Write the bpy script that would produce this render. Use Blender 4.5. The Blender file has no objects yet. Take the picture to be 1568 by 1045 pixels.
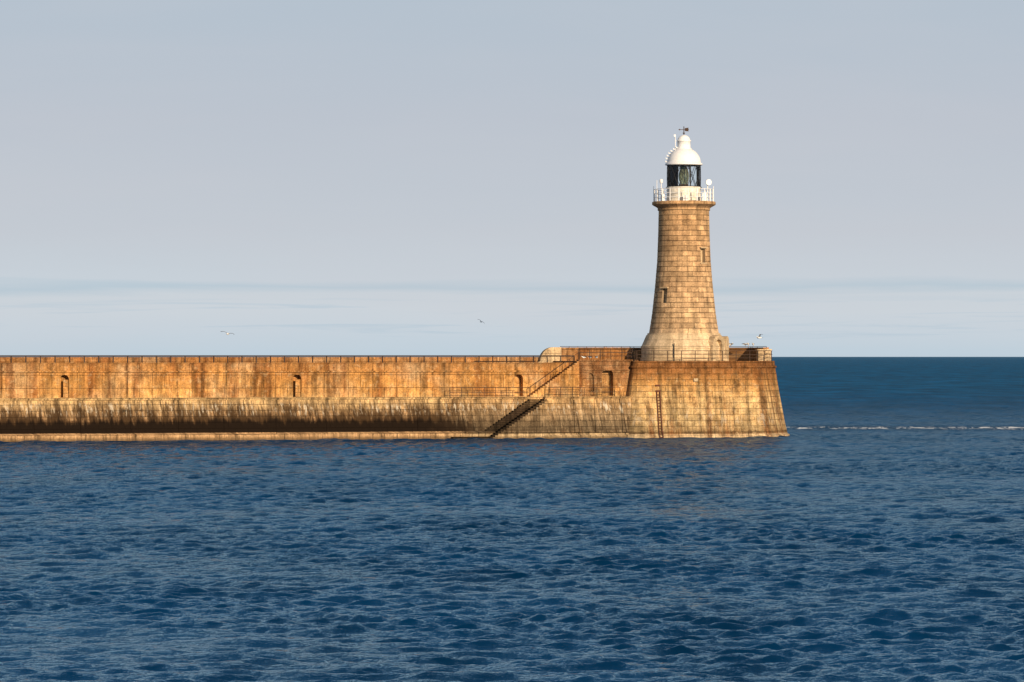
import bpy, math, random
import numpy as np
from mathutils import Vector, Matrix
random.seed(7); np.random.seed(7)
scene=bpy.context.scene
scene.view_settings.view_transform='Standard'
scene.view_settings.look='None'
scene.view_settings.exposure=0

# ------------------------------------------------------------------ helpers
def link_obj(ob,parent=None):
    scene.collection.objects.link(ob)
    if parent: ob.parent=parent
    return ob
def empty(name,loc=(0,0,0),rz=0):
    e=bpy.data.objects.new(name,None); e.location=loc; e.rotation_euler=(0,0,rz)
    e.empty_display_size=0.5
    return link_obj(e)
class MB:
    def __init__(s): s.v=[];s.f=[];s.m=[];s.uv=None
    def add(s,vs,fs,m=0):
        o=len(s.v); s.v+= [tuple(p) for p in vs]
        for f in fs: s.f.append(tuple(i+o for i in f)); s.m.append(m)
    def box(s,x0,x1,y0,y1,z0,z1,m=0):
        s.add([(x0,y0,z0),(x1,y0,z0),(x1,y1,z0),(x0,y1,z0),(x0,y0,z1),(x1,y0,z1),(x1,y1,z1),(x0,y1,z1)],
              [(0,3,2,1),(4,5,6,7),(0,1,5,4),(1,2,6,5),(2,3,7,6),(3,0,4,7)],m)
    def rod(s,a,b,r,n=6,m=0,r2=None):
        a=Vector(a);b=Vector(b);d=(b-a)
        if d.length<1e-6:return
        q=d.to_track_quat('Z','Y'); r2=r if r2 is None else r2
        vs=[]
        for p,rr in((a,r),(b,r2)):
            for i in range(n):
                t=2*math.pi*i/n
                vs.append(p+q@Vector((rr*math.cos(t),rr*math.sin(t),0)))
        fs=[(i,(i+1)%n,n+(i+1)%n,n+i) for i in range(n)]+[tuple(range(n-1,-1,-1)),tuple(range(n,2*n))]
        s.add(vs,fs,m)
    def prism(s,prof,x0,x1,m=0):   # prof: (y,z) list, extruded on x
        n=len(prof)
        vs=[(x0,p[0],p[1]) for p in prof]+[(x1,p[0],p[1]) for p in prof]
        fs=[(i,n+i,n+(i+1)%n,(i+1)%n) for i in range(n)]+[tuple(range(n)),tuple(range(2*n-1,n-1,-1))]
        s.add(vs,fs,m)
    def prismy(s,prof,y0,y1,m=0):  # prof: (x,z)
        n=len(prof)
        vs=[(p[0],y0,p[1]) for p in prof]+[(p[0],y1,p[1]) for p in prof]
        fs=[(i,(i+1)%n,n+(i+1)%n,n+i) for i in range(n)]+[tuple(range(n-1,-1,-1)),tuple(range(n,2*n))]
        s.add(vs,fs,m)
    def lathe(s,prof,c=(0,0,0),n=32,m=0,a0=0,a1=2*math.pi,closed=True):
        # prof (r,z)
        k=len(prof); vs=[];fs=[]
        full=abs(a1-a0-2*math.pi)<1e-6
        cols=n if full else n+1
        for i in range(cols):
            t=a0+(a1-a0)*i/n
            for r,z in prof: vs.append((c[0]+r*math.cos(t),c[1]+r*math.sin(t),c[2]+z))
        for i in range(n):
            j=(i+1)%cols
            for q in range(k-1):
                fs.append((i*k+q,j*k+q,j*k+q+1,i*k+q+1))
        s.add(vs,fs,m)
    def obj(s,name,mats,parent=None,smooth=False,fixn=True):
        me=bpy.data.meshes.new(name); me.from_pydata(s.v,[],s.f); me.update()
        for m in (mats if isinstance(mats,(list,tuple)) else [mats]): me.materials.append(m)
        me.polygons.foreach_set('material_index',s.m)
        if fixn:
            import bmesh
            bm=bmesh.new(); bm.from_mesh(me); bmesh.ops.recalc_face_normals(bm,faces=bm.faces); bm.to_mesh(me); bm.free()
        if smooth: me.polygons.foreach_set('use_smooth',[True]*len(me.polygons))
        return link_obj(bpy.data.objects.new(name,me),parent)
def cut(ob,cutter_mb):
    c=cutter_mb.obj('cutter',[ob.data.materials[0]])
    c.parent=ob.parent
    mod=ob.modifiers.new('cut','BOOLEAN'); mod.object=c; mod.operation='DIFFERENCE'; mod.solver='EXACT'
    bpy.context.view_layer.update()
    dg=bpy.context.evaluated_depsgraph_get()
    me=bpy.data.meshes.new_from_object(ob.evaluated_get(dg))
    ob.modifiers.clear(); ob.data=me
    bpy.data.objects.remove(c,do_unlink=True)

# ------------------------------------------------------------------ node helper
class NT:
    def __init__(s,nt): s.nt=nt; nt.nodes.clear()
    def n(s,t,**k):
        nd=s.nt.nodes.new(t)
        for a,b in k.items(): setattr(nd,a,b)
        return nd
    def set(s,sock,v):
        if isinstance(v,bpy.types.NodeSocket): s.nt.links.new(v,sock)
        else: sock.default_value=v
    def m(s,op,a,b=0.0,c=None,clamp=False):
        nd=s.n('ShaderNodeMath',operation=op,use_clamp=clamp); s.set(nd.inputs[0],a); s.set(nd.inputs[1],b)
        if c is not None: s.set(nd.inputs[2],c)
        return nd.outputs[0]
    def mix(s,f,a,b,blend='MIX'):
        nd=s.n('ShaderNodeMix',data_type='RGBA',blend_type=blend); s.set(nd.inputs[0],f)
        for i,v in((6,a),(7,b)):
            if isinstance(v,tuple) and len(v)==3: v=v+(1,)
            s.set(nd.inputs[i],v)
        return nd.outputs[2]
    def xyz(s,x,y,z):
        nd=s.n('ShaderNodeCombineXYZ')
        for i,v in enumerate((x,y,z)): s.set(nd.inputs[i],v)
        return nd.outputs[0]
    def sep(s,v):
        nd=s.n('ShaderNodeSeparateXYZ'); s.set(nd.inputs[0],v); return nd.outputs
    def noise(s,v,scale,detail=4,rough=.55,dist=0):
        nd=s.n('ShaderNodeTexNoise'); s.set(nd.inputs['Vector'],v)
        nd.inputs['Scale'].default_value=scale; nd.inputs['Detail'].default_value=detail
        nd.inputs['Roughness'].default_value=rough; nd.inputs['Distortion'].default_value=dist
        return nd.outputs[0]
    def ramp(s,f,st,interp='LINEAR'):
        nd=s.n('ShaderNodeValToRGB'); s.set(nd.inputs[0],f); cr=nd.color_ramp; cr.interpolation=interp
        st=sorted(st,key=lambda a:a[0])
        while len(cr.elements)>1: cr.elements.remove(cr.elements[-1])
        cr.elements[0].position=max(0,st[0][0])
        f4=lambda c:(c if isinstance(c,tuple) else (c,c,c))+(1,)
        cr.elements[0].color=f4(st[0][1])
        for p,c in st[1:]:
            e=cr.elements.new(min(1,p)); e.color=f4(c)
        return nd.outputs[0]
    def mr(s,v,a,b,c=0.,d=1.,smooth=True):
        nd=s.n('ShaderNodeMapRange',interpolation_type='SMOOTHSTEP' if smooth else 'LINEAR')
        s.set(nd.inputs[0],v)
        for i,x in enumerate((a,b,c,d)): nd.inputs[i+1].default_value=x
        return nd.outputs[0]
def newmat(name):
    m=bpy.data.materials.new(name); m.use_nodes=True; return m,NT(m.node_tree)
def finish(t,col,rough=.85,bump=None,bs=.5,bd=.05,metal=0,spec=.3):
    p=t.n('ShaderNodeBsdfPrincipled')
    if isinstance(col,tuple) and len(col)==3: col=col+(1,)
    t.set(p.inputs['Base Color'],col); t.set(p.inputs['Roughness'],rough); p.inputs['Metallic'].default_value=metal
    p.inputs['Specular IOR Level'].default_value=spec
    if bump is not None:
        b=t.n('ShaderNodeBump'); b.inputs['Strength'].default_value=bs; b.inputs['Distance'].default_value=bd
        t.set(b.inputs['Height'],bump); t.nt.links.new(b.outputs[0],p.inputs['Normal'])
    o=t.n('ShaderNodeOutputMaterial'); t.nt.links.new(p.outputs[0],o.inputs[0])
    return p

def stone(name,coord,zones,bw,bh,zjit=.6,streak=.6,patch=(.36,.17,.06),patch_amt=.5,joint=.5,eff=None,
          seams=0,rust=.0,blockvar=.25,rightclean=None,grain=.26,darkstreak=0.,mortar=.022,pale=.3,blotch=.5,seed=0.,topdirt=None):
    m,t=newmat(name)
    tc=t.n('ShaderNodeTexCoord')
    if coord=='UV':
        x,y,_=t.sep(tc.outputs['UV']); u,v=x,y
    else:
        x,y,z=t.sep(tc.outputs['Object']); u=t.m('ADD',x,t.m('MULTIPLY',y,.83)); v=z
    P=t.xyz(u,v,seed)
    nl=t.noise(P,.35,5,.6)
    nm=t.noise(P,1.3,6,.65)
    colS=t.noise(t.xyz(t.m('MULTIPLY',u,1.0),t.m('MULTIPLY',v,.07),3.1+seed),1.6,6,.65)   # vertical run-off streaks
    colF=t.noise(t.xyz(t.m('MULTIPLY',u,1.0),t.m('MULTIPLY',v,.12),9.1+seed),6,4,.6)
    # zones
    vz=t.m('ADD',v,t.m('MULTIPLY',t.m('SUBTRACT',colS,.5),zjit*2.2))
    vz=t.m('ADD',vz,t.m('MULTIPLY',t.m('SUBTRACT',nm,.5),zjit*.9))
    if eff: vz=t.m('ADD',v,t.m('MULTIPLY',t.m('SUBTRACT',vz,v),t.mr(v,.9,1.9)))
    z0=zones[0][0]; z1=zones[-1][0]
    f=t.m('DIVIDE',t.m('SUBTRACT',vz,z0),z1-z0)
    col=t.ramp(f,[((a-z0)/(z1-z0),c) for a,c in zones])
    if rightclean:
        xr,zo2=rightclean
        f2=t.ramp(f,[((a-z0)/(z1-z0),c) for a,c in zo2])
        k=t.mr(t.m('ADD',u,t.m('MULTIPLY',nl,8)),xr,xr+5)
        col=t.mix(k,col,f2)
    pk=t.m('MULTIPLY',t.mr(nl,.42,.68),patch_amt)
    if coord!='UV' and eff: pk=t.m('MULTIPLY',pk,t.mr(v,2.1,2.8))
    col=t.mix(pk,col,patch)
    if not eff: col=t.mix(t.m('MULTIPLY',t.mr(t.noise(P,.18,3),.45,.7),pale),col,(.54,.41,.25))
    # blocks
    bk=t.n('ShaderNodeTexBrick'); t.set(bk.inputs['Vector'],t.xyz(u,v,0))
    bk.inputs['Color1'].default_value=(0,0,0,1); bk.inputs['Color2'].default_value=(1,1,1,1); bk.inputs['Mortar'].default_value=(.5,.5,.5,1)
    bk.inputs['Scale'].default_value=1; bk.inputs['Brick Width'].default_value=bw; bk.inputs['Row Height'].default_value=bh
    bk.inputs['Mortar Size'].default_value=mortar; bk.inputs['Mortar Smooth'].default_value=.3; bk.inputs['Bias'].default_value=0
    bv=t.sep(bk.outputs['Color'])[0]
    val=t.m('ADD',1-blockvar/2,t.m('MULTIPLY',bv,blockvar))
    jm=t.m('MULTIPLY',t.mr(t.noise(P,.9,4,.7),.35,.62,.3,1.),joint)
    val=t.m('MULTIPLY',val,t.m('SUBTRACT',1,t.m('MULTIPLY',bk.outputs['Fac'],jm)))
    val=t.m('MULTIPLY',val,t.mr(colS,.33,.58,1-streak,1.10))
    val=t.m('MULTIPLY',val,t.mr(colF,.35,.58,1-streak*.5,1.06))
    gn=t.noise(P,7,5,.75)
    val=t.m('MULTIPLY',val,t.mr(gn,.36,.64,1-grain,1+grain))
    val=t.m('MULTIPLY',val,t.mr(nm,.34,.66,1-grain,1+grain*.8))
    if seams:
        fr=t.m('ABSOLUTE',t.m('SUBTRACT',t.m('FRACT',t.m('DIVIDE',u,seams)),.5))
        sm=t.m('MULTIPLY',t.mr(fr,0,.02,1,0),.6)
        sm2=t.m('MULTIPLY',t.mr(fr,0,.10,1,0),t.m('MULTIPLY',t.mr(nm,.45,.65),.6))
        val=t.m('MULTIPLY',val,t.m('SUBTRACT',1,sm)); val=t.m('MULTIPLY',val,t.m('SUBTRACT',1,sm2))
    if rust:
        rs=t.noise(t.xyz(u,t.m('MULTIPLY',v,.1),20.+seed),.8,5,.6)
        col=t.mix(t.m('MULTIPLY',t.mr(rs,.48,.64),rust),col,(.20,.064,.018))
    if blotch:
        bl=t.noise(t.xyz(u,t.m('MULTIPLY',v,.55),60.+seed),.75,7,.72)
        col=t.mix(t.m('MULTIPLY',t.mr(bl,.51,.62),blotch),col,(.15,.075,.03))
        bl2=t.noise(t.xyz(u,t.m('MULTIPLY',v,.8),80.+seed),1.9,6,.7)
        col=t.mix(t.m('MULTIPLY',t.mr(bl2,.53,.62),blotch*.6),col,(.60,.44,.25))
    if topdirt:
        a_,b_,am=topdirt     # dirt washing down from the coping
        td=t.mr(t.m('ADD',v,t.m('MULTIPLY',t.m('SUBTRACT',colF,.5),4.5)),a_,b_)
        col=t.mix(t.m('MULTIPLY',td,am),col,(.18,.075,.026))
    col=t.mix(1,col,t.xyz(val,val,val),'MULTIPLY')
    if darkstreak:
        ds=t.noise(t.xyz(u,t.m('MULTIPLY',v,.16),40.),1.3,6,.72)
        wl=t.noise(t.xyz(u,0.,11.),.35,3,.6)
        up=t.mr(t.m('ADD',t.m('ADD',v,t.m('MULTIPLY',t.m('SUBTRACT',colF,.5),2.8)),t.m('MULTIPLY',t.m('SUBTRACT',wl,.5),-3.5)),2.5,4.4,1,0)
        up=t.m('MULTIPLY',up,t.mr(v,.78,.88))
        up=t.m('MULTIPLY',up,t.mr(u,-38,-28,1,.45))
        col=t.mix(t.m('MULTIPLY',t.m('MULTIPLY',t.mr(ds,.38,.50),up),darkstreak),col,(.050,.028,.013))
    if eff:   # lime run-off, pale narrow streaks
        a,b,amt=eff
        e=t.noise(t.xyz(u,t.m('MULTIPLY',v,.22),5.),3.2,6,.72)
        msk=t.m('MULTIPLY',t.mr(v,a,a+.8),t.mr(v,b-.6,b,1,0))
        msk=t.m('MULTIPLY',msk,t.mr(nl,.38,.58))
        msk=t.m('MULTIPLY',msk,t.mr(e,.52,.60))
        col=t.mix(t.m('MULTIPLY',msk,amt),col,(.62,.53,.40))
    if darkstreak:
        # permanently wet weed belt
        wb=t.m('MULTIPLY',t.mr(v,.76,.86),t.mr(t.m('ADD',v,t.m('MULTIPLY',t.m('SUBTRACT',colS,.5),2.6)),1.75,2.35,1,0))
        wb=t.m('MULTIPLY',wb,t.mr(t.m('ADD',u,t.m('MULTIPLY',nl,10)),-34,-26,1.,.30))
        col=t.mix(wb,col,(.013,.008,.005))
        # tide stains on the footing
        ts=t.m('MULTIPLY',t.mr(v,.1,.5,.75,.0),1.0)
        col=t.mix(ts,col,(.10,.065,.035))
    h=t.m('ADD',t.m('MULTIPLY',gn,.35),t.m('MULTIPLY',bk.outputs['Fac'],-.7))
    h=t.m('ADD',h,t.m('MULTIPLY',bv,.25)); h=t.m('ADD',h,t.m('MULTIPLY',nm,.6))
    finish(t,col,.95,h,.9,.09,spec=.08)
    return m
def flat(name,col,rough=.6,metal=0,var=.25,scale=3,spec=.4):
    m,t=newmat(name); tc=t.n('ShaderNodeTexCoord')
    n=t.noise(tc.outputs['Object'],scale,5,.65)
    v=t.mr(n,.3,.7,1-var,1+var*.4)
    finish(t,t.mix(1,col,t.xyz(v,v,v),'MULTIPLY'),rough,n,.15,.02,metal,spec)
    return m

M_low=stone('pier_masonry','OBJ',[(-.6,(.44,.27,.14)),(.25,(.46,.28,.14)),(.74,(.56,.34,.17)),(.86,(.05,.028,.014)),(1.6,(.030,.017,.009)),(2.05,(.11,.06,.028)),(2.7,(.34,.205,.10)),(3.5,(.48,.32,.16)),(4.3,(.62,.41,.19))],
    1.35,.62,.75,.50,(.30,.165,.075),.4,.75,(2.3,4.1,.85),seams=5.2,darkstreak=.94,rightclean=(-35,[(-.6,(.48,.35,.22)),(.42,(.54,.39,.22)),(.6,(.10,.065,.035)),(1.2,(.32,.235,.14)),(2.4,(.46,.32,.18)),(3.4,(.44,.28,.135)),(4.3,(.56,.35,.16))]),blotch=.35,mortar=.03)
M_up=stone('pier_concrete','OBJ',[(4.2,(.60,.40,.18)),(4.9,(.55,.295,.10)),(6.2,(.54,.27,.080)),(7.2,(.50,.245,.078)),(8.8,(.44,.22,.08))],
    5.2,1.35,.5,.46,(.38,.16,.045),.7,.6,None,seams=2.6,rust=.6,blockvar=.24,pale=.45,blotch=.55,topdirt=(6.9,8.6,.35),mortar=.03)
M_blk=stone('stained_block_concrete','OBJ',[(4.2,(.50,.30,.12)),(5.5,(.46,.235,.075)),(8.8,(.34,.155,.055))],
    2.2,.7,.6,.5,(.24,.085,.03),.8,.5,None,seams=0,rust=.9,blockvar=.25,pale=.35,blotch=.8,seed=4.,topdirt=(5.5,7.6,.6))
M_head=stone('pier_head_masonry','UV',[(-.6,(.58,.44,.27)),(.34,(.60,.44,.26)),(.47,(.12,.075,.038)),(.9,(.34,.235,.115)),(2.0,(.50,.35,.17)),(4.2,(.56,.37,.17)),(6.0,(.55,.295,.10)),(7.2,(.43,.19,.06)),(8.3,(.29,.13,.045))],
    1.5,.62,1.3,.48,(.46,.22,.07),.4,.6,(.8,3.4,.45),seams=0,rust=.55,blockvar=.28,blotch=.65,topdirt=(4.6,7.9,.75),mortar=.03)
M_tower=stone('tower_granite','UV',[(8,(.58,.43,.28)),(11.2,(.60,.42,.255)),(11.9,(.54,.36,.20)),(17,(.52,.335,.18)),(24,(.46,.275,.135)),(26,(.40,.22,.10))],
    1.15,.56,1.0,.24,(.40,.24,.13),.5,.65,None,blockvar=.5,mortar=.028,blotch=.28,grain=.22)
M_plinth=stone('plinth_ashlar','UV',[(8,(.58,.42,.25)),(9.5,(.66,.50,.32)),(12,(.60,.44,.27))],
    2.2,.75,.5,.2,(.50,.35,.20),.35,.35,None,blockvar=.12,blotch=.25,grain=.15)
M_coping=stone('pale_coping','OBJ',[(0,(.56,.42,.26)),(10,(.56,.42,.26))],1.5,3,.1,.3,(.40,.25,.12),.4,.3,None,blockvar=.15,blotch=.4)
M_step=stone('shade_weed_steps','OBJ',[(-1,(.03,.022,.013)),(1.6,(.035,.024,.014)),(3.0,(.06,.038,.022)),(3.9,(.11,.07,.035)),(4.5,(.34,.21,.10))],1.2,.19,.5,.4,(.05,.03,.02),.3,.3,pale=0,blotch=0)  # dark weed at the foot; stair shadow painted into the stone higher up
M_iron=flat('rusty_iron',(.07,.038,.024),.8)
M_rust=flat('rust_red',(.12,.038,.018),.85)
M_rail=flat('weathered_rail',(.045,.024,.015),.7)
M_white=flat('white_paint',(.86,.85,.84),.45,var=.06)
M_cream=flat('stained_white_paint',(.82,.77,.66),.6,var=.3,scale=1.5)
M_black=flat('black_blind',(.012,.014,.018),.6)
M_door=flat('dark_door',(.02,.017,.015),.7)
M_lens,t=newmat('lens_glass')
p=finish(t,(.30,.33,.24),.12,spec=.6); p.inputs['Transmission Weight'].default_value=.6; p.inputs['IOR'].default_value=1.2
M_glass,t=newmat('lantern_glass')
tr=t.n('ShaderNodeBsdfTransparent'); tr.inputs[0].default_value=(.94,.97,.97,1)
gl=t.n('ShaderNodeBsdfGlossy'); gl.inputs['Roughness'].default_value=.02
fr=t.n('ShaderNodeFresnel'); fr.inputs[0].default_value=1.3
mx=t.n('ShaderNodeMixShader'); t.set(mx.inputs[0],fr.outputs[0]); t.set(mx.inputs[1],tr.outputs[0]); t.set(mx.inputs[2],gl.outputs[0])
o=t.n('ShaderNodeOutputMaterial'); t.set(o.inputs[0],mx.outputs[0])

# ------------------------------------------------------------------ PIER
RZ=math.atan2(.268,.963)
C=Vector((21.1,400,0))
pier=empty('stone_pier',C,RZ)

mb=MB(); X0=-260
xs=[X0]
while xs[-1]<-6: xs.append(xs[-1]+random.uniform(4.3,5.8))
for i,x in enumerate(xs[:-1]):
    x1=xs[i+1]; a=random.uniform(-.05,.05); b=random.uniform(-.05,.05); c=random.uniform(-.07,.05)
    prof=[(-7.4+a,-3),(-7.4+a,.66+c),(-7.02+b*.5,.80+c),(-6.58+b*.6,4.18),(-6.72,4.2),(-6.72,4.42),(-5,4.42),(-5,-3)]
    mb.prism(prof,x+.012,x1-.012)
mb.obj('lower_wall',M_low,pier)
mb=MB(); mb.box(X0,-6,-6.3,6,-3,4.33); mb.obj('lower_core',M_low,pier)

mb=MB(); mb.box(X0,-8.5,-5.2,6,4.36,7.05)
ob=mb.obj('upper_wall',M_up,pier)
def arch(xc,w,h,z0):
    pr=[(xc-w/2,z0),(xc+w/2,z0)]
    for k in range(0,9):
        a=math.pi*k/8; pr.append((xc+w/2*math.cos(a),z0+h-w/2+w/2*math.sin(a)))
    return pr
cb=MB()
doors=[-95.5,-71.1,-46.7,-22.6,-120,-144]
for xd in doors: cb.prismy(arch(xd,.95,2.35,4.45),-6.5,-4.3)
cut(ob,cb)
mb=MB()
for xd in doors:
    if xd!=-22.6: mb.box(xd-.10,xd+.47,-4.98,-4.92,4.47,6.3)
mb.obj('door_leaves',M_blk,pier)
mb=MB(); 
x=X0
while x<-9:
    x1=min(x+random.uniform(4.8,5.4),-8.6); j=random.uniform(-.02,.02)
    mb.box(x,x1-.02,-5.38+j,-4.7,7.052,7.2+j)          # string course
    mb.box(x,x1-.02,-5.2+j,-4.76,7.203+j,7.96)
    mb.box(x,x1-.02,-5.27+j,-4.7,7.963,8.04)
    x=x1
mb.obj('promenade_parapet',M_up,pier)
mb=MB(); mb.box(X0,-8.5,-4.69,6,7.052,7.18); mb.obj('promenade_deck',M_up,pier)
prof=[(X0,7.19),(X0,8.62),(-17.2,8.62)]
for k in range(0,9):
    a=math.pi/2*k/8; prof.append((-17.0+2.0*(1-math.cos(a)),8.62+1.06*math.sin(a)))
prof+=[(-7.0,9.68),(-7.0,7.19)]
mb=MB(); mb.prismy(prof,4.6,5.5); mb.obj('seaward_wall',M_up,pier)
prof=[(-17.9,7.3),(-17.9,8.0)]
for k in range(0,9):
    a=math.pi/2*k/8; prof.append((-17.6+1.5*(1-math.cos(a)),8.2+1.5*math.sin(a)))
prof+=[(-15.2,9.7),(-15.2,7.3)]
mb=MB(); mb.prismy(prof,3.9,4.58); mb.obj('quadrant_block',M_coping,pier)

# landing platform beside the sea stairs (battered)
mb=MB()
mb.prism([(-8.15,-3),(-8.15,.35),(-7.98,.42),(-7.36,4.22),(-7.46,4.24),(-7.46,4.42),(-5,4.42),(-5,-3)],-20.3,-8)
for xa,xb in((-20.25,-19.3),(-17.2,-16.7),(-14.9,-14.5),(-11.9,-11.4)):
    mb.prism([(-8.1,.6),(-7.50,4.1),(-7.2,4.1),(-7.8,.6)],xa,xb)
mb.obj('landing_platform',M_low,pier)
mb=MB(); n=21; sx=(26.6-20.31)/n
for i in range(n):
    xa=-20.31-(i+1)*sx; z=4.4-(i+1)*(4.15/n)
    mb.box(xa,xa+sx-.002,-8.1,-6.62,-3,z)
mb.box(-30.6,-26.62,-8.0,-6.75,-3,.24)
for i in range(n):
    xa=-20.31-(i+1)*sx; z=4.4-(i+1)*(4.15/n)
    mb.box(xa-.5,xa-.5+sx-.002,-7.2,-6.50,-3,min(4.15,z+.55))  # band behind the steps, in the same stone with stair shadow painted in
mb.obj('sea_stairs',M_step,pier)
mb=MB()
for i in range(n):
    xa=-20.31-(i+1)*sx; z=4.4-(i+1)*(4.15/n)
    mb.box(xa,xa+sx-.002,-8.22,-8.102,-3,z-.28)
mb.obj('stair_string',M_low,pier)
# upper flight
mb=MB(); n=20; sx=(21.6-16.2)/n
for i in range(n):
    xa=-21.6+i*sx; z=4.42+(i+1)*(3.76/n)
    mb.box(xa,xa+sx-.002,-6.25,-5.203,4.38,z)
mb.obj('upper_flight',M_up,pier)
# raised block with tall doorway
mb=MB(); mb.box(-16.15,-9.6,-6.1,4.55,4.38,8.2)
ob=mb.obj('raised_block',M_blk,pier)
cb=MB(); cb.prismy(arch(-13.0,1.25,2.9,4.48),-7,-4.9); cut(ob,cb)
cb=MB(); cb.prismy(arch(-14.9,.7,2.0,4.9),-7,-5.85); cut(ob,cb)
mb=MB(); mb.box(-16.3,-9.6,-6.26,-5.7,8.203,8.36); mb.box(-15.65,-9.6,-6.22,-6.102,7.2,7.36)
mb.obj('block_coping',M_blk,pier)
mb=MB(); mb.prismy(arch(-13.0,1.2,2.85,4.49),-5.05,-4.93); mb.obj('doorway_door',M_door,pier)

# head: many-sided plan, battered
plan=[(-10.4,-7.3),(3.4,-7.5),(7.0,-3.3),(7.0,4.0),(3.0,8.2),(-9.5,8.2)]
rad=[.7,1.6,1.6,1.6,1.6,.7]
def outline(plan,rad,k=6):
    pts=[];N=len(plan)
    for i in range(N):
        p=Vector(plan[i]);a=(Vector(plan[i-1])-p).normalized();b=(Vector(plan[(i+1)%N])-p).normalized()
        ang=a.angle(b); d=rad[i]/math.tan(ang/2); bis=(a+b).normalized(); c=p+bis*(rad[i]/math.sin(ang/2))
        s=p+a*d-c; e=p+b*d-c
        a0=math.atan2(s.y,s.x);a1=math.atan2(e.y,e.x)
        while a1<a0:a1+=2*math.pi
        for q in range(k+1):
            t_=a0+(a1-a0)*q/k; nrm=Vector((math.cos(t_),math.sin(t_)))
            pts.append((c+nrm*rad[i],nrm))
    out=[]
    for i in range(len(pts)):
        p,nn=pts[i];q,n2=pts[(i+1)%len(pts)]
        L=(q-p).length;m_=max(1,int(L/1.5))
        for j in range(m_): out.append((p.lerp(q,j/m_),nn.lerp(n2,j/m_).normalized()))
    return out
ol=outline(plan,rad)
hp=[(1.66,-3),(1.64,.22),(1.44,.3),(1.12,1.6),(.88,2.8),(.66,4.0),(.40,5.4),(.2,6.6),(.08,7.45),(.22,7.5),(.22,7.66),(.04,7.7),(0.0,8.2),(-.55,8.2),(-.55,7.9)]
N=len(ol);K=len(hp);vs=[];us=[0]
for i in range(N): us.append(us[-1]+(ol[(i+1)%N][0]-ol[i][0]).length)
for i in range(N+1):
    p,nn=ol[i%N]
    for o_,z in hp:
        w=.0 if z>7.4 or z<-2 else random.uniform(-.02,.02)
        q=p+nn*(o_+w); vs.append((q.x,q.y,z))
for k in range(K): vs[N*K+k]=vs[k]
fs=[];uvs=[]
for i in range(N):
    for k in range(K-1):
        fs.append((i*K+k,(i+1)*K+k,(i+1)*K+k+1,i*K+k+1))
        vz=lambda kk: hp[kk][1] if kk<13 else 8.2
        uvs+=[(us[i],vz(k)),(us[i+1],vz(k)),(us[i+1],vz(k+1)),(us[i],vz(k+1))]
top=[i*K+K-1 for i in range(N)]; fs.append(tuple(top)); uvs+=[(vs[i][0],8) for i in top]
me=bpy.data.meshes.new('head_wall'); me.from_pydata(vs,[],fs); uvl=me.uv_layers.new(name='UVMap')
uvl.data.foreach_set('uv',[c for q in uvs for c in q]); me.materials.append(M_head); me.update()
link_obj(bpy.data.objects.new('head_wall',me),pier)
def closed_strip(pts,off0,off1,z0,z1,mb,m=0):
    n=len(pts);vs=[]
    for p,nn in pts:
        for o_,z in((off1,z0),(off1,z1),(off0,z1),(off0,z0)):
            q=p+nn*o_; vs.append((q.x,q.y,z))
    fs=[]
    for i in range(n-1):
        for k in range(4): fs.append((i*4+k,(i+1)*4+k,(i+1)*4+(k+1)%4,i*4+(k+1)%4))
    fs+=[(0,1,2,3),tuple((n-1)*4+k for k in (3,2,1,0))]
    mb.add(vs,fs,m)
back=[q for q in ol if not(q[0].y<-2.6) and not(q[0].x<-9.0 and q[0].y<4.6)]
mb=MB(); closed_strip(back,-.6,-.06,8.203,9.55,mb); closed_strip(back,-.66,-.0,9.553,9.68,mb)
mb.obj('head_parapet',M_up,pier)
p0=back[0][0]
mb=MB(); mb.box(p0.x-1.5,p0.x+.0,p0.y-.7,p0.y-.06,8.203,9.35); mb.box(p0.x-1.6,p0.x+.05,p0.y-.78,p0.y-.03,9.353,9.5)
mb.obj('parapet_end_pier',M_coping,pier)
mb=MB(); mb.box(-3.9,-3.4,-7.86,-7.5,6.0,6.35); mb.obj('drain_spout',M_coping,pier)

# railings ----------------------------------------------------------
rail=empty('iron_railing',C,RZ)
def railing(mb,pts,h,sp,r=.032,bars=(1.,.5),rb=None):
    rb=rb or r*.9
    for a,b in zip(pts[:-1],pts[1:]):
        a=Vector(a);b=Vector(b);L=(b-a).length;n=max(1,round(L/sp))
        for k in range(n+1):
            p=a.lerp(b,k/n)+Vector((random.uniform(-.01,.01),0,0)); mb.rod(p,p+Vector((random.uniform(-.02,.02),0,h)),r,5)
        for f in bars:
            mb.rod(a+Vector((0,0,h*f)),b+Vector((0,0,h*f)),rb,5)
mb=MB(); railing(mb,[(X0,-5.0,8.04),(-16.4,-5.0,8.04)],.70,1.5,.07,(1.,),.075); mb.obj('promenade_rail',M_rail,rail)
mb=MB(); railing(mb,[(-16.2,-6.05,8.36),(-10.2,-6.05,8.36)],1.15,1.1,.04,(1,.66,.33)); mb.obj('block_rail',M_iron,rail)
front=[q for q in ol if q[0].y<-2.4 ]
front=sorted(front,key=lambda q:(q[0].x,q[0].y if q[0].x>0 else -q[0].y))
pts=[(p.x-nn.x*.25,p.y-nn.y*.25,8.2) for p,nn in front]
mb=MB()
last=None
for i,p in enumerate(pts):
    if i:
        for f in (1.,.62,.3): mb.rod((pts[i-1][0],pts[i-1][1],8.2+1.1*f),(p[0],p[1],8.2+1.1*f),.03,5)
    if last is None or (Vector(p)-Vector(last)).length>1.2:
        mb.rod(p,(p[0],p[1],9.32),.045,5); last=p
mb.obj('head_rail',M_iron,rail)
mb=MB(); railing(mb,[(-19.9,-7.3,4.42),(-12,-7.3,4.42)],1.0,1.3,.034,(1,.5)); railing(mb,[(-30.5,-6.5,4.4),(-21.8,-6.5,4.4)],1.0,1.3,.034,(1,.5))
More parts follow.
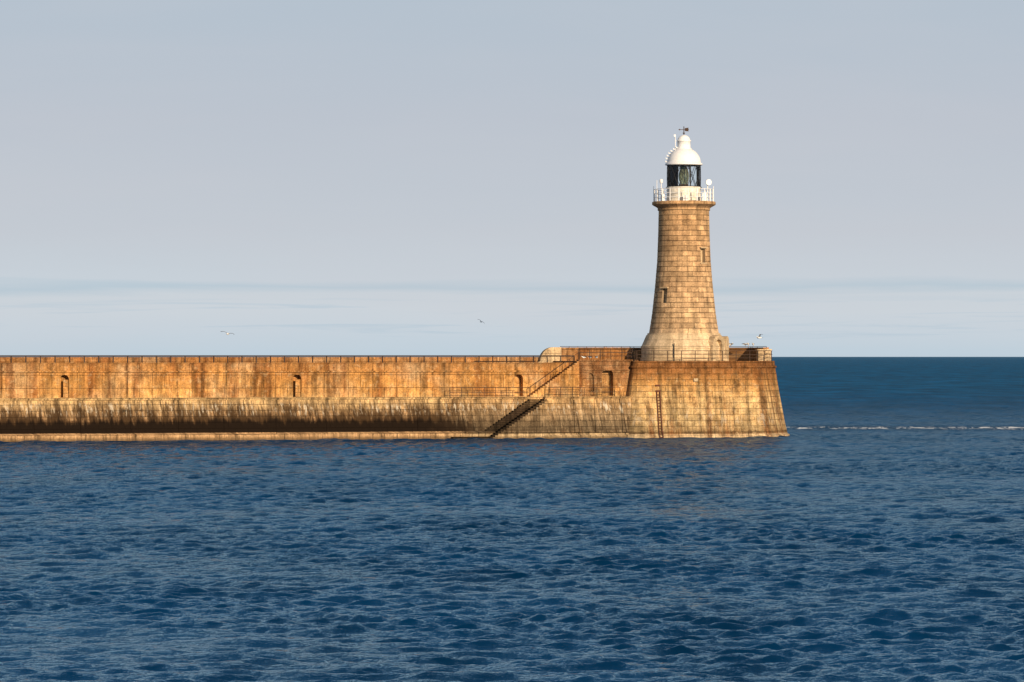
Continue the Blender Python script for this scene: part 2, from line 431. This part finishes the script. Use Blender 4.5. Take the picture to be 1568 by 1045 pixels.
railing(mb,[(-21.6,-6.2,4.5),(-16.2,-6.2,8.2)],.95,1.3,.026,(1,))
railing(mb,[(-24.9,4.4,7.18),(-18,4.4,7.18)],1.0,1.3,.028,(1,.5))
mb.obj('landing_rail',M_iron,rail)
railing_back=MB(); 
bp=[(p.x-nn.x*.3,p.y-nn.y*.3) for p,nn in back]
for i in range(len(bp)-1): railing_back.rod((bp[i][0],bp[i][1],9.78),(bp[i+1][0],bp[i+1][1],9.78),.03,5)
for i in range(0,len(bp),2): railing_back.rod((bp[i][0],bp[i][1],9.6),(bp[i][0],bp[i][1],9.78),.03,5)
railing_back.rod((-15,5,9.78),(-7,5,9.78),.03,5)
for i in range(9): railing_back.rod((-15+i,5,9.6),(-15+i,5,9.78),.03,5)
railing_back.obj('coping_rail',M_iron,rail)

# ladder on head face
lad=empty('iron_ladder',C,RZ)
mb=MB(); xl=-7.9
def hy(z):
    zz=[h[1] for h in hp[:9]];oo=[h[0] for h in hp[:9]]
    return -7.33-float(np.interp(z,zz,oo))-.12
for dx in(-.18,.18):
    prev=None
    for k in range(10):
        z=-.4+k*.6; q=(xl+dx,hy(z),z)
        if prev: mb.rod(prev,q,.055,6)
        prev=q
for k in range(17):
    z=-.2+k*.3; mb.rod((xl-.18,hy(z),z),(xl+.18,hy(z),z),.04,5)
mb.obj('ladder_frame',M_rust,lad)
mb=MB()
for z in(5.0,5.6): mb.box(xl-.28,xl+.28,hy(z)+.0,hy(z)+.3,z-.1,z+.08)
mb.obj('ladder_brackets',M_rust,lad)

# ------------------------------------------------------------------ LIGHTHOUSE
LH=empty('lighthouse',(18.8,400,0))
def lathe_uv(name,prof,mat,n=72,parent=LH):
    K=len(prof);vs=[];fs=[];uv=[]
    for i in range(n):
        t_=2*math.pi*i/n
        for r,z in prof: vs.append((r*math.cos(t_),r*math.sin(t_),z))
    Rm=3.0
    for i in range(n):
        j=(i+1)%n
        for k in range(K-1):
            fs.append((i*K+k,j*K+k,j*K+k+1,i*K+k+1))
            for a,kk in((i,k),(i+1,k),(i+1,k+1),(i,k+1)): uv.append((a/n*2*math.pi*Rm,prof[kk][1]))
    fs.append(tuple(i*K for i in range(n-1,-1,-1))); uv+=[(0,prof[0][1])]*n
    fs.append(tuple(i*K+K-1 for i in range(n))); uv+=[(0,prof[-1][1])]*n
    me=bpy.data.meshes.new(name); me.from_pydata(vs,[],fs); ul=me.uv_layers.new(name='UVMap'); ul.data.foreach_set('uv',[c for q in uv for c in q])
    me.materials.append(mat); me.update()
    return link_obj(bpy.data.objects.new(name,me),parent)
zz=[11.3,12.2,13.4,16.27,19.1,22.0,24.75]; rr=[3.82,3.66,3.48,3.17,2.93,2.82,2.76]
prof=[]
h=.56; z=11.2
while z<24.64:
    r0=float(np.interp(z,zz,rr)); r1=float(np.interp(z+h,zz,rr))
    prof+=[(r0-.04,z),(r0,z+.04),(r1,z+h-.04),(r1-.04,z+h)]
    z+=h
pp=[prof[0]]
for q in prof[1:]:
    if abs(q[1]-pp[-1][1])>1e-5: pp.append(q)
tower=lathe_uv('tower_shaft',pp,M_tower)
cb=MB()
def local_box(mb,ang,r0,r1,w,z0,z1,m=0,arch_=False):
    a=math.radians(ang); d=Vector((math.cos(a),math.sin(a),0)); s=Vector((-math.sin(a),math.cos(a),0))
    if arch_:
        pr=[(-w/2,z0),(w/2,z0)]
        for k in range(9):
            b=math.pi*k/8; pr.append((w/2*math.cos(b),z1-w/2+w/2*math.sin(b)))
    else: pr=[(-w/2,z0),(w/2,z0),(w/2,z1),(-w/2,z1)]
    n=len(pr)
    vs=[d*r0+s*p[0]+Vector((0,0,p[1])) for p in pr]+[d*r1+s*p[0]+Vector((0,0,p[1])) for p in pr]
    fs=[(i,(i+1)%n,n+(i+1)%n,n+i) for i in range(n)]+[tuple(range(n-1,-1,-1)),tuple(range(n,2*n))]
    mb.add(vs,fs,m)
wins=[(-47,18.9,20.45,2.93),(-133,14.5,16.1,3.25),(40,14,15.5,3.3),(133,19,20.5,2.9)]
for a,z0,z1,r in wins: local_box(cb,a,r-.55,r+1,.72,z0,z1)
cut(tower,cb)
mb=MB()
for a,z0,z1,r in wins:
    local_box(mb,a,r-.5,r-.46,.70,z0,z1)
mb.obj('window_shutters',M_coping,LH)
mb=MB()
for a,z0,z1,r in wins:
    local_box(mb,a,r-.3,r+.16,1.0,z1+.0,z1+.16); local_box(mb,a,r-.3,r+.09,.95,z0-.14,z0)
mb.obj('window_dressings',M_plinth,LH)
lathe_uv('plinth',[(4.78,7.85),(4.78,8.5),(4.68,8.56),(4.66,9.55),(4.72,9.6),(4.72,9.8),(4.62,9.86),(4.12,11.0),(4.0,11.06),(4.0,11.22),(3.7,11.26)],M_plinth)
portal=MB(); local_box(portal,-43,3.2,4.98,2.1,7.9,11.0,0,True)
po=portal.obj('portal',M_coping,LH); c2=MB(); local_box(c2,-43,4.35,5.4,1.05,8.25,10.55,0,True); cut(po,c2)
mb=MB(); local_box(mb,-21,3.2,5.0,1.0,7.9,10.9,0,True); mb.obj('buttress',M_coping,LH)
mb=MB(); local_box(mb,-43,4.36,4.4,1.03,8.26,10.5,0,True); mb.obj('portal_door',M_door,LH)
mb=MB(); a=math.radians(-105.5); mb.rod((4.8*math.cos(a),4.8*math.sin(a),8.1),(4.8*math.cos(a),4.8*math.sin(a),10.1),.06); 
mb.obj('black_pipe',M_black,LH)
lathe_uv('cornice',[(2.75,24.6),(2.86,24.64),(2.88,24.78),(2.84,24.86),(3.0,25.0),(3.3,25.16),(3.42,25.24),(3.48,25.3),(3.48,25.52),(3.42,25.6),(1.6,25.62)],M_tower)
lathe_uv('lantern_base',[(1.92,25.58),(1.92,26.0),(1.86,26.04),(1.86,27.05),(1.98,27.08),(1.98,27.2),(1.5,27.22)],M_cream,48)
mb=MB(); RR=3.22
n=20
for i in range(n):
    a=2*math.pi*(i+.3)/n; x,y=RR*math.cos(a),RR*math.sin(a)
    mb.rod((x,y,25.6),(x,y,26.95),.05 if i%2 else .08,6)
for z in(26.95,26.5,26.05):
    for i in range(48):
        a=2*math.pi*i/48;b=2*math.pi*(i+1)/48
        mb.rod((RR*math.cos(a),RR*math.sin(a),z),(RR*math.cos(b),RR*math.sin(b),z),.03,5)
mb.obj('gallery_rail',M_white,LH)
mb=MB(); mb.lathe([(1.80,27.2),(1.80,29.62)],n=48); mb.obj('lantern_glazing',M_glass,LH)
mb=MB()
for i in range(12):
    for sgn in(1,-1):
        prev=None
        for k in range(7):
            a=math.radians(30*i+9+sgn*30*k/6); z=27.2+2.42*k/6; q=(1.84*math.cos(a),1.84*math.sin(a),z)
            if prev: mb.rod(prev,q,.032,5)
            prev=q
for z in(27.24,29.6):
    for i in range(48):
        a=2*math.pi*i/48;b=2*math.pi*(i+1)/48
        mb.rod((1.84*math.cos(a),1.84*math.sin(a),z),(1.84*math.cos(b),1.84*math.sin(b),z),.06,5)
for i in range(4):
    a=math.radians(20+90*i); mb.rod((1.84*math.cos(a),1.84*math.sin(a),27.2),(1.84*math.cos(a),1.84*math.sin(a),29.6),.06)
mb.obj('astragals',M_black,LH)
mb=MB(); mb.lathe([(1.72,27.2),(1.72,29.62)],n=24,a0=math.radians(150),a1=math.radians(246)); mb.obj('blackout_panel',M_black,LH,fixn=False)
mb=MB(); pr=[(.0,27.3)]
for k in range(15):
    z=27.3+2.1*k/14; bulge=.33+.28*math.sin(math.pi*k/14); pr+=[(bulge,z),(bulge-.05,z+.07)]
pr+=[(0,29.45)]
mb.lathe(pr,n=24); mb.obj('optic_lens',M_lens,LH,True)
mb=MB(); mb.lathe([(0,27.16),(.5,27.16),(.5,27.5),(0,27.5)],n=16)
for i in range(4):
    a=math.pi/2*i+.5; mb.rod((.8*math.cos(a),.8*math.sin(a),27.2),(.7*math.cos(a),.7*math.sin(a),29.6),.03)
mb.obj('optic_stand',M_iron,LH)
pr=[(1.6,29.58),(2.02,29.6),(2.06,29.72),(1.98,29.82),(1.9,29.84)]
for k in range(1,13):
    a=math.pi/2*k/13; pr.append((1.86*math.cos(a),29.84+1.72*math.sin(a)))
mb=MB(); mb.lathe(pr+[(.0,31.56)],n=48); mb.obj('dome',M_white,LH,True)
mb=MB(); mb.lathe([(.86,31.3),(.86,31.45),(.74,31.5),(.72,31.6),(.72,32.2),(.80,32.22),(.80,32.3),(.70,32.36),(.62,32.6),(.45,32.78),(.2,32.9),(0,32.93)],n=32); mb.obj('ventilator',M_white,LH,True)
mb=MB()
for k in range(7):
    a=math.pi/2*(k+.3)/8.5; r=1.92*math.cos(a); z=29.84+1.78*math.sin(a)
    mb.rod((-r,-.35,z),(-r-.12,-.35,z+.12),.04); mb.rod((-r-.12,-.35,z+.12),(-r-.12,-.05,z+.12),.04)
    mb.box(-r-.12,-r+.12,-.4,.0,z-.02,z+.05)
mb.rod((-.95,-.2,31.3),(-.95,-.2,32.75),.04); mb.rod((-.95,-.2,32.3),(-.7,-.2,32.2),.03); mb.box(-1.1,-.9,-.25,-.15,32.72,32.95)
mb.obj('dome_ladder',M_white,LH)
mb=MB(); mb.rod((0,0,32.9),(0,0,33.85),.045); mb.rod((-.45,0,33.5),(.55,0,33.5),.035); mb.lathe([(0,33.0),(.12,33.08),(.12,33.14),(0,33.22)],n=12)
mb.prismy([(.1,33.35),(.5,33.3),(.5,33.72),(.1,33.66)],-.015,.015); mb.prismy([(-.62,33.5),(-.42,33.4),(-.42,33.6)],-.015,.015)
mb.obj('wind_vane',M_iron,LH)
mb=MB()
mb.rod((-2.55,-1.6,25.6),(-2.55,-1.6,27.6),.05); mb.lathe([(0,27.55),(.17,27.6),(.2,27.9),(.13,28.0),(0,28.02)],c=(-2.55,-1.6,0),n=12)
mb.rod((2.5,-1.7,25.6),(2.5,-1.7,27.5),.06)
mb.rod((2.62,-2.05,27.65),(2.58,-1.93,27.65),.33,16); mb.rod((2.5,-1.7,27.5),(2.58,-1.95,27.65),.06)
mb.box(1.9,2.35,-2.4,-2.1,25.62,26.5); mb.box(-.2,.3,-2.6,-2.3,25.62,26.2); mb.box(-2.5,-2.2,-2.1,-1.8,25.62,26.4)
mb.obj('gallery_fittings',M_white,LH,)
mb=MB(); mb.rod((-3.3,0,25.6),(-3.3,0,27.3),.035); mb.rod((-3.0,-1.2,25.6),(-3.0,-1.2,27.9),.03); mb.rod((3.25,.2,25.6),(3.25,.2,27.3),.035)
mb.obj('aerials',M_white,LH)

# ------------------------------------------------------------------ GULLS
M_gw=flat('gull_white',(.78,.78,.76),.8,var=.08); M_gg=flat('gull_grey',(.20,.22,.25),.8,var=.1); M_gb=flat('gull_dark',(.03,.03,.03),.8); M_gy=flat('gull_beak',(.6,.35,.06),.6)
def gull(loc,rz,mode='stand',bank=0,s=1.):
    mb=MB()
    prof=[(-.30,.0,.015),(-.24,.01,.035),(-.14,.0,.075),(0,-.01,.10),(.1,.0,.095),(.17,.025,.07),(.21,.06,.048),(.25,.09,.055),(.29,.10,.05),(.325,.095,.025)]
    if mode=='fly': prof=[(x,z*.4,r) for x,z,r in prof]
    n=10;vs=[];fs=[]
    for x,z,r in prof:
        for i in range(n):
            a=2*math.pi*i/n; vs.append((x,r*math.cos(a)*.9,z+r*math.sin(a)))
    for k in range(len(prof)-1):
        for i in range(n): fs.append((k*n+i,k*n+(i+1)%n,(k+1)*n+(i+1)%n,(k+1)*n+i))
    fs+=[tuple(range(n)),tuple(range(len(vs)-1,len(vs)-n-1,-1))]
    mb.add(vs,fs,0)
    hz=prof[-1][1]
    mb.rod((.315,0,hz),(.385,0,hz-.012),.016,6,3,.004)
    mb.add([(-.27,-.03,.0),(-.27,.03,.0),(-.42,.06,-.01),(-.42,-.06,-.01)],[(0,1,2,3)],0)
    for sg in(1,-1):
        if mode=='stand':
            mb.add([(.13,sg*.085,.05),(.10,sg*.03,.10),(-.12,sg*.02,.09),(-.14,sg*.085,.02),(-.02,sg*.105,-.01)],[(0,1,2,3,4),],1)
            mb.add([(-.12,sg*.02,.09),(-.14,sg*.085,.02),(-.42,sg*.025,.02),(-.40,sg*.015,.04)],[(0,1,2,3)],2)
            mb.rod((.0,sg*.035,-.08),(.02,sg*.035,-.24),.009,5,3); mb.box(.0,.06,sg*.035-.02,sg*.035+.02,-.245,-.235,3)
        else:
            up=.5 if mode=='land' else .25
            sec=[(.10,-.07,.06,.03),(.13,-.06,.25,.03+up*.35),(.12,-.03,.42,.03+up*.42),(.03,-.07,.58,.03+up*.33),(-.10,-.12,.70,.03+up*.15)]
            vs=[];
            for xf,xb,y,z in sec: vs+=[(xf,sg*y,z),((xf+xb)/2,sg*y,z+.02),(xb,sg*y,z-.005),((xf+xb)/2,sg*y,z-.02)]
            for k in range(4):
                o_=k*4
                for c_ in range(4):
                    d_=(c_+1)%4
                    mb.add([vs[o_+c_],vs[o_+d_],vs[o_+4+d_],vs[o_+4+c_]],[(0,1,2,3)],1 if k<3 else 2)
    ob=mb.obj('seagull',[M_gw,M_gg,M_gb,M_gy],None,True,fixn=False)
    ob.location=loc; ob.rotation_euler=(bank,0,rz); ob.scale=(s,s,s)
    return ob
def pl2w(x,y,z): 
    v=Matrix.Rotation(RZ,3,'Z')@Vector((x,y,0)); return (C.x+v.x,C.y+v.y,z)
gull((-27.2,350,10.85),math.radians(70),'fly',.2,1.05)
gull((-3.8,450,12.95),math.radians(60),'fly',.5,.8)
gull((27.1,400.5,10.75),math.radians(200),'land',.3,1.0)
cand=[q for q in back if q[0].y>2]
for fx in (24.7,25.4,26.1,28.0,23.6):
    best=min(((pl2w(p.x-nn.x*.3,p.y-nn.y*.3,9.68),p) for p,nn in cand if p.y>0),key=lambda w:abs(w[0][0]*400/w[0][1]-fx))
    x,y,z=best[0]; gull((x+random.uniform(-.25,.25),y,9.81+.245),random.uniform(0,6.28),'stand',0,1.1)
for xx in(-15.6,-14.9,-14.2): gull(pl2w(xx,-5.95,8.36+.24),random.uniform(0,6.28),'stand')

# ------------------------------------------------------------------ SEA
def grow(start,step,g,end,maxstep=1e9):
    out=[start]
    while out[-1]<end: out.append(out[-1]+step); step=min(step*g,maxstep)
    return out
half=np.concatenate([np.arange(.08,26,.15),np.arange(26.1,66,.26),np.array(grow(66.2,.3,1.06,40000))])
xs=np.concatenate([-half[::-1],half])
ys=[85.]
while ys[-1]<1000: ys.append(ys[-1]+.13*max(1,(ys[-1]/150))**1.38)
d0=ys[-1]-ys[-2]
ys+=grow(ys[-1]+d0,d0*1.03,1.04,70000)
lo=grow(84.8,.22,1.1,85+700); lo=[2*84.8-v for v in lo]
ys=np.array(sorted(lo)+ys)
nx,ny=len(xs),len(ys)
dx=np.gradient(xs).astype(np.float32); dy=np.gradient(ys).astype(np.float32)
Xg,Yg=np.meshgrid(xs,ys); sp=np.maximum(dx[None,:],dy[:,None]).astype(np.float32)
Z=np.zeros((ny,nx),np.float32);DX=np.zeros_like(Z);DY=np.zeros_like(Z)
rng=np.random.RandomState(11)
NW=84
act=sp<2.5
r0=np.where(act.any(1))[0]; c0=np.where(act.any(0))[0]
R=slice(r0[0],r0[-1]+1); Cc=slice(c0[0],c0[-1]+1)
xa=Xg[R,Cc].astype(np.float64); ya=Yg[R,Cc].astype(np.float64); spa=sp[R,Cc]
# gust patches: the short chop is livelier in some places than in others
gu=np.zeros_like(spa)
for i in range(7):
    th=rng.uniform(0,6.28); lam=rng.uniform(14,45)
    gu+=np.sin((xa*math.cos(th)*.6+ya*math.sin(th)*.5)*6.28/lam+rng.uniform(0,6.28)).astype(np.float32)
gu=1+.16*gu
gu=np.clip(gu,.55,1.5)
for i in range(NW):
    lam=.36*(5.0/.36)**((i+rng.rand()*.9)/NW)
    th=math.radians(-86)+rng.normal()*math.radians(33)
    k=2*math.pi/lam; slope=.038*(1.22 if lam<1.9 else .6)*rng.uniform(.6,1.3)
    a=slope/k
    ph=((k*math.cos(th)*xa+k*math.sin(th)*ya)%(2*math.pi)).astype(np.float32)+np.float32(rng.rand()*6.28)
    w=np.clip(lam/(2.0*spa)-.7,0,1)*(gu if lam<2.2 else 1)
    s_,c_=np.sin(ph),np.cos(ph)
    Z[R,Cc]+=a*w*c_; DX[R,Cc]-=.85*a*w*math.cos(th)*s_; DY[R,Cc]-=.85*a*w*math.sin(th)*s_
co=np.stack([Xg+DX,Yg+DY,Z],-1).astype(np.float32).reshape(-1)
idx=np.arange(nx*ny,dtype=np.int32).reshape(ny,nx)
q=np.stack([idx[:-1,:-1],idx[:-1,1:],idx[1:,1:],idx[1:,:-1]],-1).reshape(-1)
nf=len(q)//4
me=bpy.data.meshes.new('sea'); me.vertices.add(nx*ny); me.vertices.foreach_set('co',co)
me.loops.add(len(q)); me.loops.foreach_set('vertex_index',q)
me.polygons.add(nf); me.polygons.foreach_set('loop_start',np.arange(0,len(q),4,dtype=np.int32))
me.polygons.foreach_set('use_smooth',np.ones(nf,bool)); me.update(calc_edges=True)
print('SEA VERTS',nx*ny)
m,t=newmat('sea_water')
g=t.n('ShaderNodeNewGeometry'); px,py,pz=t.sep(g.outputs['Position'])
P=t.xyz(px,py,0); PA=t.xyz(t.m('MULTIPLY',px,.6),py,0)
n1=t.noise(PA,2.8,5,.64); n2=t.noise(PA,.8,3,.6); n3=t.noise(P,.03,3,.5); n4=t.noise(t.xyz(px,t.m('MULTIPLY',py,.25),0),.12,4,.6)
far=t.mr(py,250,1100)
mid=t.mr(py,150,420)
hgt=t.m('ADD',t.m('MULTIPLY',n1,t.mr(py,100,300,.15,.23)),t.m('MULTIPLY',n2,t.m('ADD',t.m('ADD',.06,t.m('MULTIPLY',mid,.5)),t.m('MULTIPLY',far,1.6))))
b=t.n('ShaderNodeBump'); b.inputs['Strength'].default_value=1; b.inputs['Distance'].default_value=.85; t.set(b.inputs['Height'],hgt)
col=t.mix(n3,(.0006,.036,.108),(.001,.047,.135))
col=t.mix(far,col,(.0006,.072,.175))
dk=t.mr(n4,.38,.62,.78,1.1); col=t.mix(1,col,t.xyz(dk,dk,dk),'MULTIPLY')
# streaky tone changes on the distant water
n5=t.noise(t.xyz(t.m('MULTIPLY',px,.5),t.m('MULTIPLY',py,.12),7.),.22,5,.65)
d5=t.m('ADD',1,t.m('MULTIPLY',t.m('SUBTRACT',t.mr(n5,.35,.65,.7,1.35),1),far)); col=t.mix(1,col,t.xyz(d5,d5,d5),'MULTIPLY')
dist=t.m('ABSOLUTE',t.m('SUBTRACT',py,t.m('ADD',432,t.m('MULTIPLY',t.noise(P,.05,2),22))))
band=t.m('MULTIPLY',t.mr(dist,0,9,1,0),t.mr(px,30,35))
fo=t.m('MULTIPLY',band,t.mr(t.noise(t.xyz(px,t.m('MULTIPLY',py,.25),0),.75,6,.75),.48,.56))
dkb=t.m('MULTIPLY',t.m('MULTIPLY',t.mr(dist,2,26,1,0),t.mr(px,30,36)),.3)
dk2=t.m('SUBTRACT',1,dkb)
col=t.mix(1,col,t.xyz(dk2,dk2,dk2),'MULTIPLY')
df=t.n('ShaderNodeBsdfDiffuse'); t.set(df.inputs[0],t.mix(fo,col,(.78,.8,.82)))
t.set(df.inputs['Normal'],t.xyz(0.,-.12,.99))
gl=t.n('ShaderNodeBsdfGlossy'); gl.inputs['Roughness'].default_value=.04; gl.inputs[0].default_value=(.74,.93,1,1)
fr=t.n('ShaderNodeFresnel'); fr.inputs[0].default_value=1.33
for nd in(gl,fr): t.set(nd.inputs['Normal'],b.outputs[0])
ff=t.m('MINIMUM',t.m('MULTIPLY',t.m('POWER',fr.outputs[0],1.15),t.mr(py,150,800,1.08,.40)),t.mr(py,110,700,.92,.20))
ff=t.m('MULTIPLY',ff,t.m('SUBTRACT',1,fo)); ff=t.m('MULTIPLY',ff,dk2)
mx=t.n('ShaderNodeMixShader'); t.set(mx.inputs[0],ff); t.set(mx.inputs[1],df.outputs[0]); t.set(mx.inputs[2],gl.outputs[0])
o=t.n('ShaderNodeOutputMaterial'); t.set(o.inputs[0],mx.outputs[0])
me.materials.append(m)
link_obj(bpy.data.objects.new('sea',me))

# ------------------------------------------------------------------ LIGHT
az=math.radians(26); el=math.radians(15)
sd=Vector((math.sin(az)*math.cos(el),-math.cos(az)*math.cos(el),math.sin(el)))
L=bpy.data.lights.new('sun','SUN'); L.energy=5.0; L.angle=math.radians(.5); L.color=(1,.78,.53)
lo_=bpy.data.objects.new('sun',L); lo_.rotation_euler=sd.to_track_quat('Z','Y').to_euler(); link_obj(lo_)
w=bpy.data.worlds.new('World'); scene.world=w; w.use_nodes=True; t=NT(w.node_tree)
sky=t.n('ShaderNodeTexSky',sky_type='NISHITA'); sky.sun_disc=False; sky.sun_elevation=el; sky.sun_rotation=math.pi-az
tc=t.n('ShaderNodeTexCoord'); x,y,z=t.sep(tc.outputs['Generated'])
nb=t.noise(t.xyz(t.m('MULTIPLY',x,9),t.m('MULTIPLY',y,9),t.m('MULTIPLY',z,120)),1.,4,.55,.6)
nc=t.noise(t.xyz(t.m('MULTIPLY',x,5),t.m('MULTIPLY',y,5),t.m('MULTIPLY',z,30)),1.,4,.55,.4)
nw=t.noise(t.xyz(t.m('MULTIPLY',x,14),t.m('MULTIPLY',y,14),t.m('MULTIPLY',z,420)),1.,4,.6,.8)
zz_=t.m('ADD',z,t.m('MULTIPLY',t.m('SUBTRACT',nb,.5),.007))
veil=t.ramp(t.m('MULTIPLY',zz_,10),[(0,(.53,.64,.73)),(.06,(.58,.66,.735)),(.13,(.61,.67,.73)),(.168,(.60,.66,.72)),(.188,(.48,.59,.68)),(.212,(.575,.64,.71)),(.35,(.545,.59,.66)),(.65,(.50,.545,.625)),(1,(.455,.53,.62))])
gap=t.m('MULTIPLY',t.mr(nw,.52,.66),t.m('MULTIPLY',t.mr(z,.002,.006),t.mr(z,.013,.018,1,0)))
veil=t.mix(t.m('MULTIPLY',gap,.6),veil,(.47,.59,.69))
veil=t.mix(t.mr(nc,.4,.7,0,.18),veil,(.60,.60,.65))
s10=t.n('ShaderNodeVectorMath',operation='SCALE'); t.set(s10.inputs[0],veil); s10.inputs['Scale'].default_value=10
fac=t.mr(z,.09,.30,.95,.10)
cm=t.mix(fac,sky.outputs[0],s10.outputs[0])
bg=t.n('ShaderNodeBackground'); t.set(bg.inputs[0],cm); bg.inputs[1].default_value=.1
o=t.n('ShaderNodeOutputWorld'); t.set(o.inputs[0],bg.outputs[0])

# ------------------------------------------------------------------ CAMERA
cam=bpy.data.cameras.new('camera'); cam.sensor_width=36; cam.lens=36*5600/1568; cam.shift_y=23.5/1568
cam.clip_start=1; cam.clip_end=200000
co_=bpy.data.objects.new('camera',cam); co_.location=(0,0,8.7); co_.rotation_euler=(math.pi/2,0,0); link_obj(co_)
scene.camera=co_
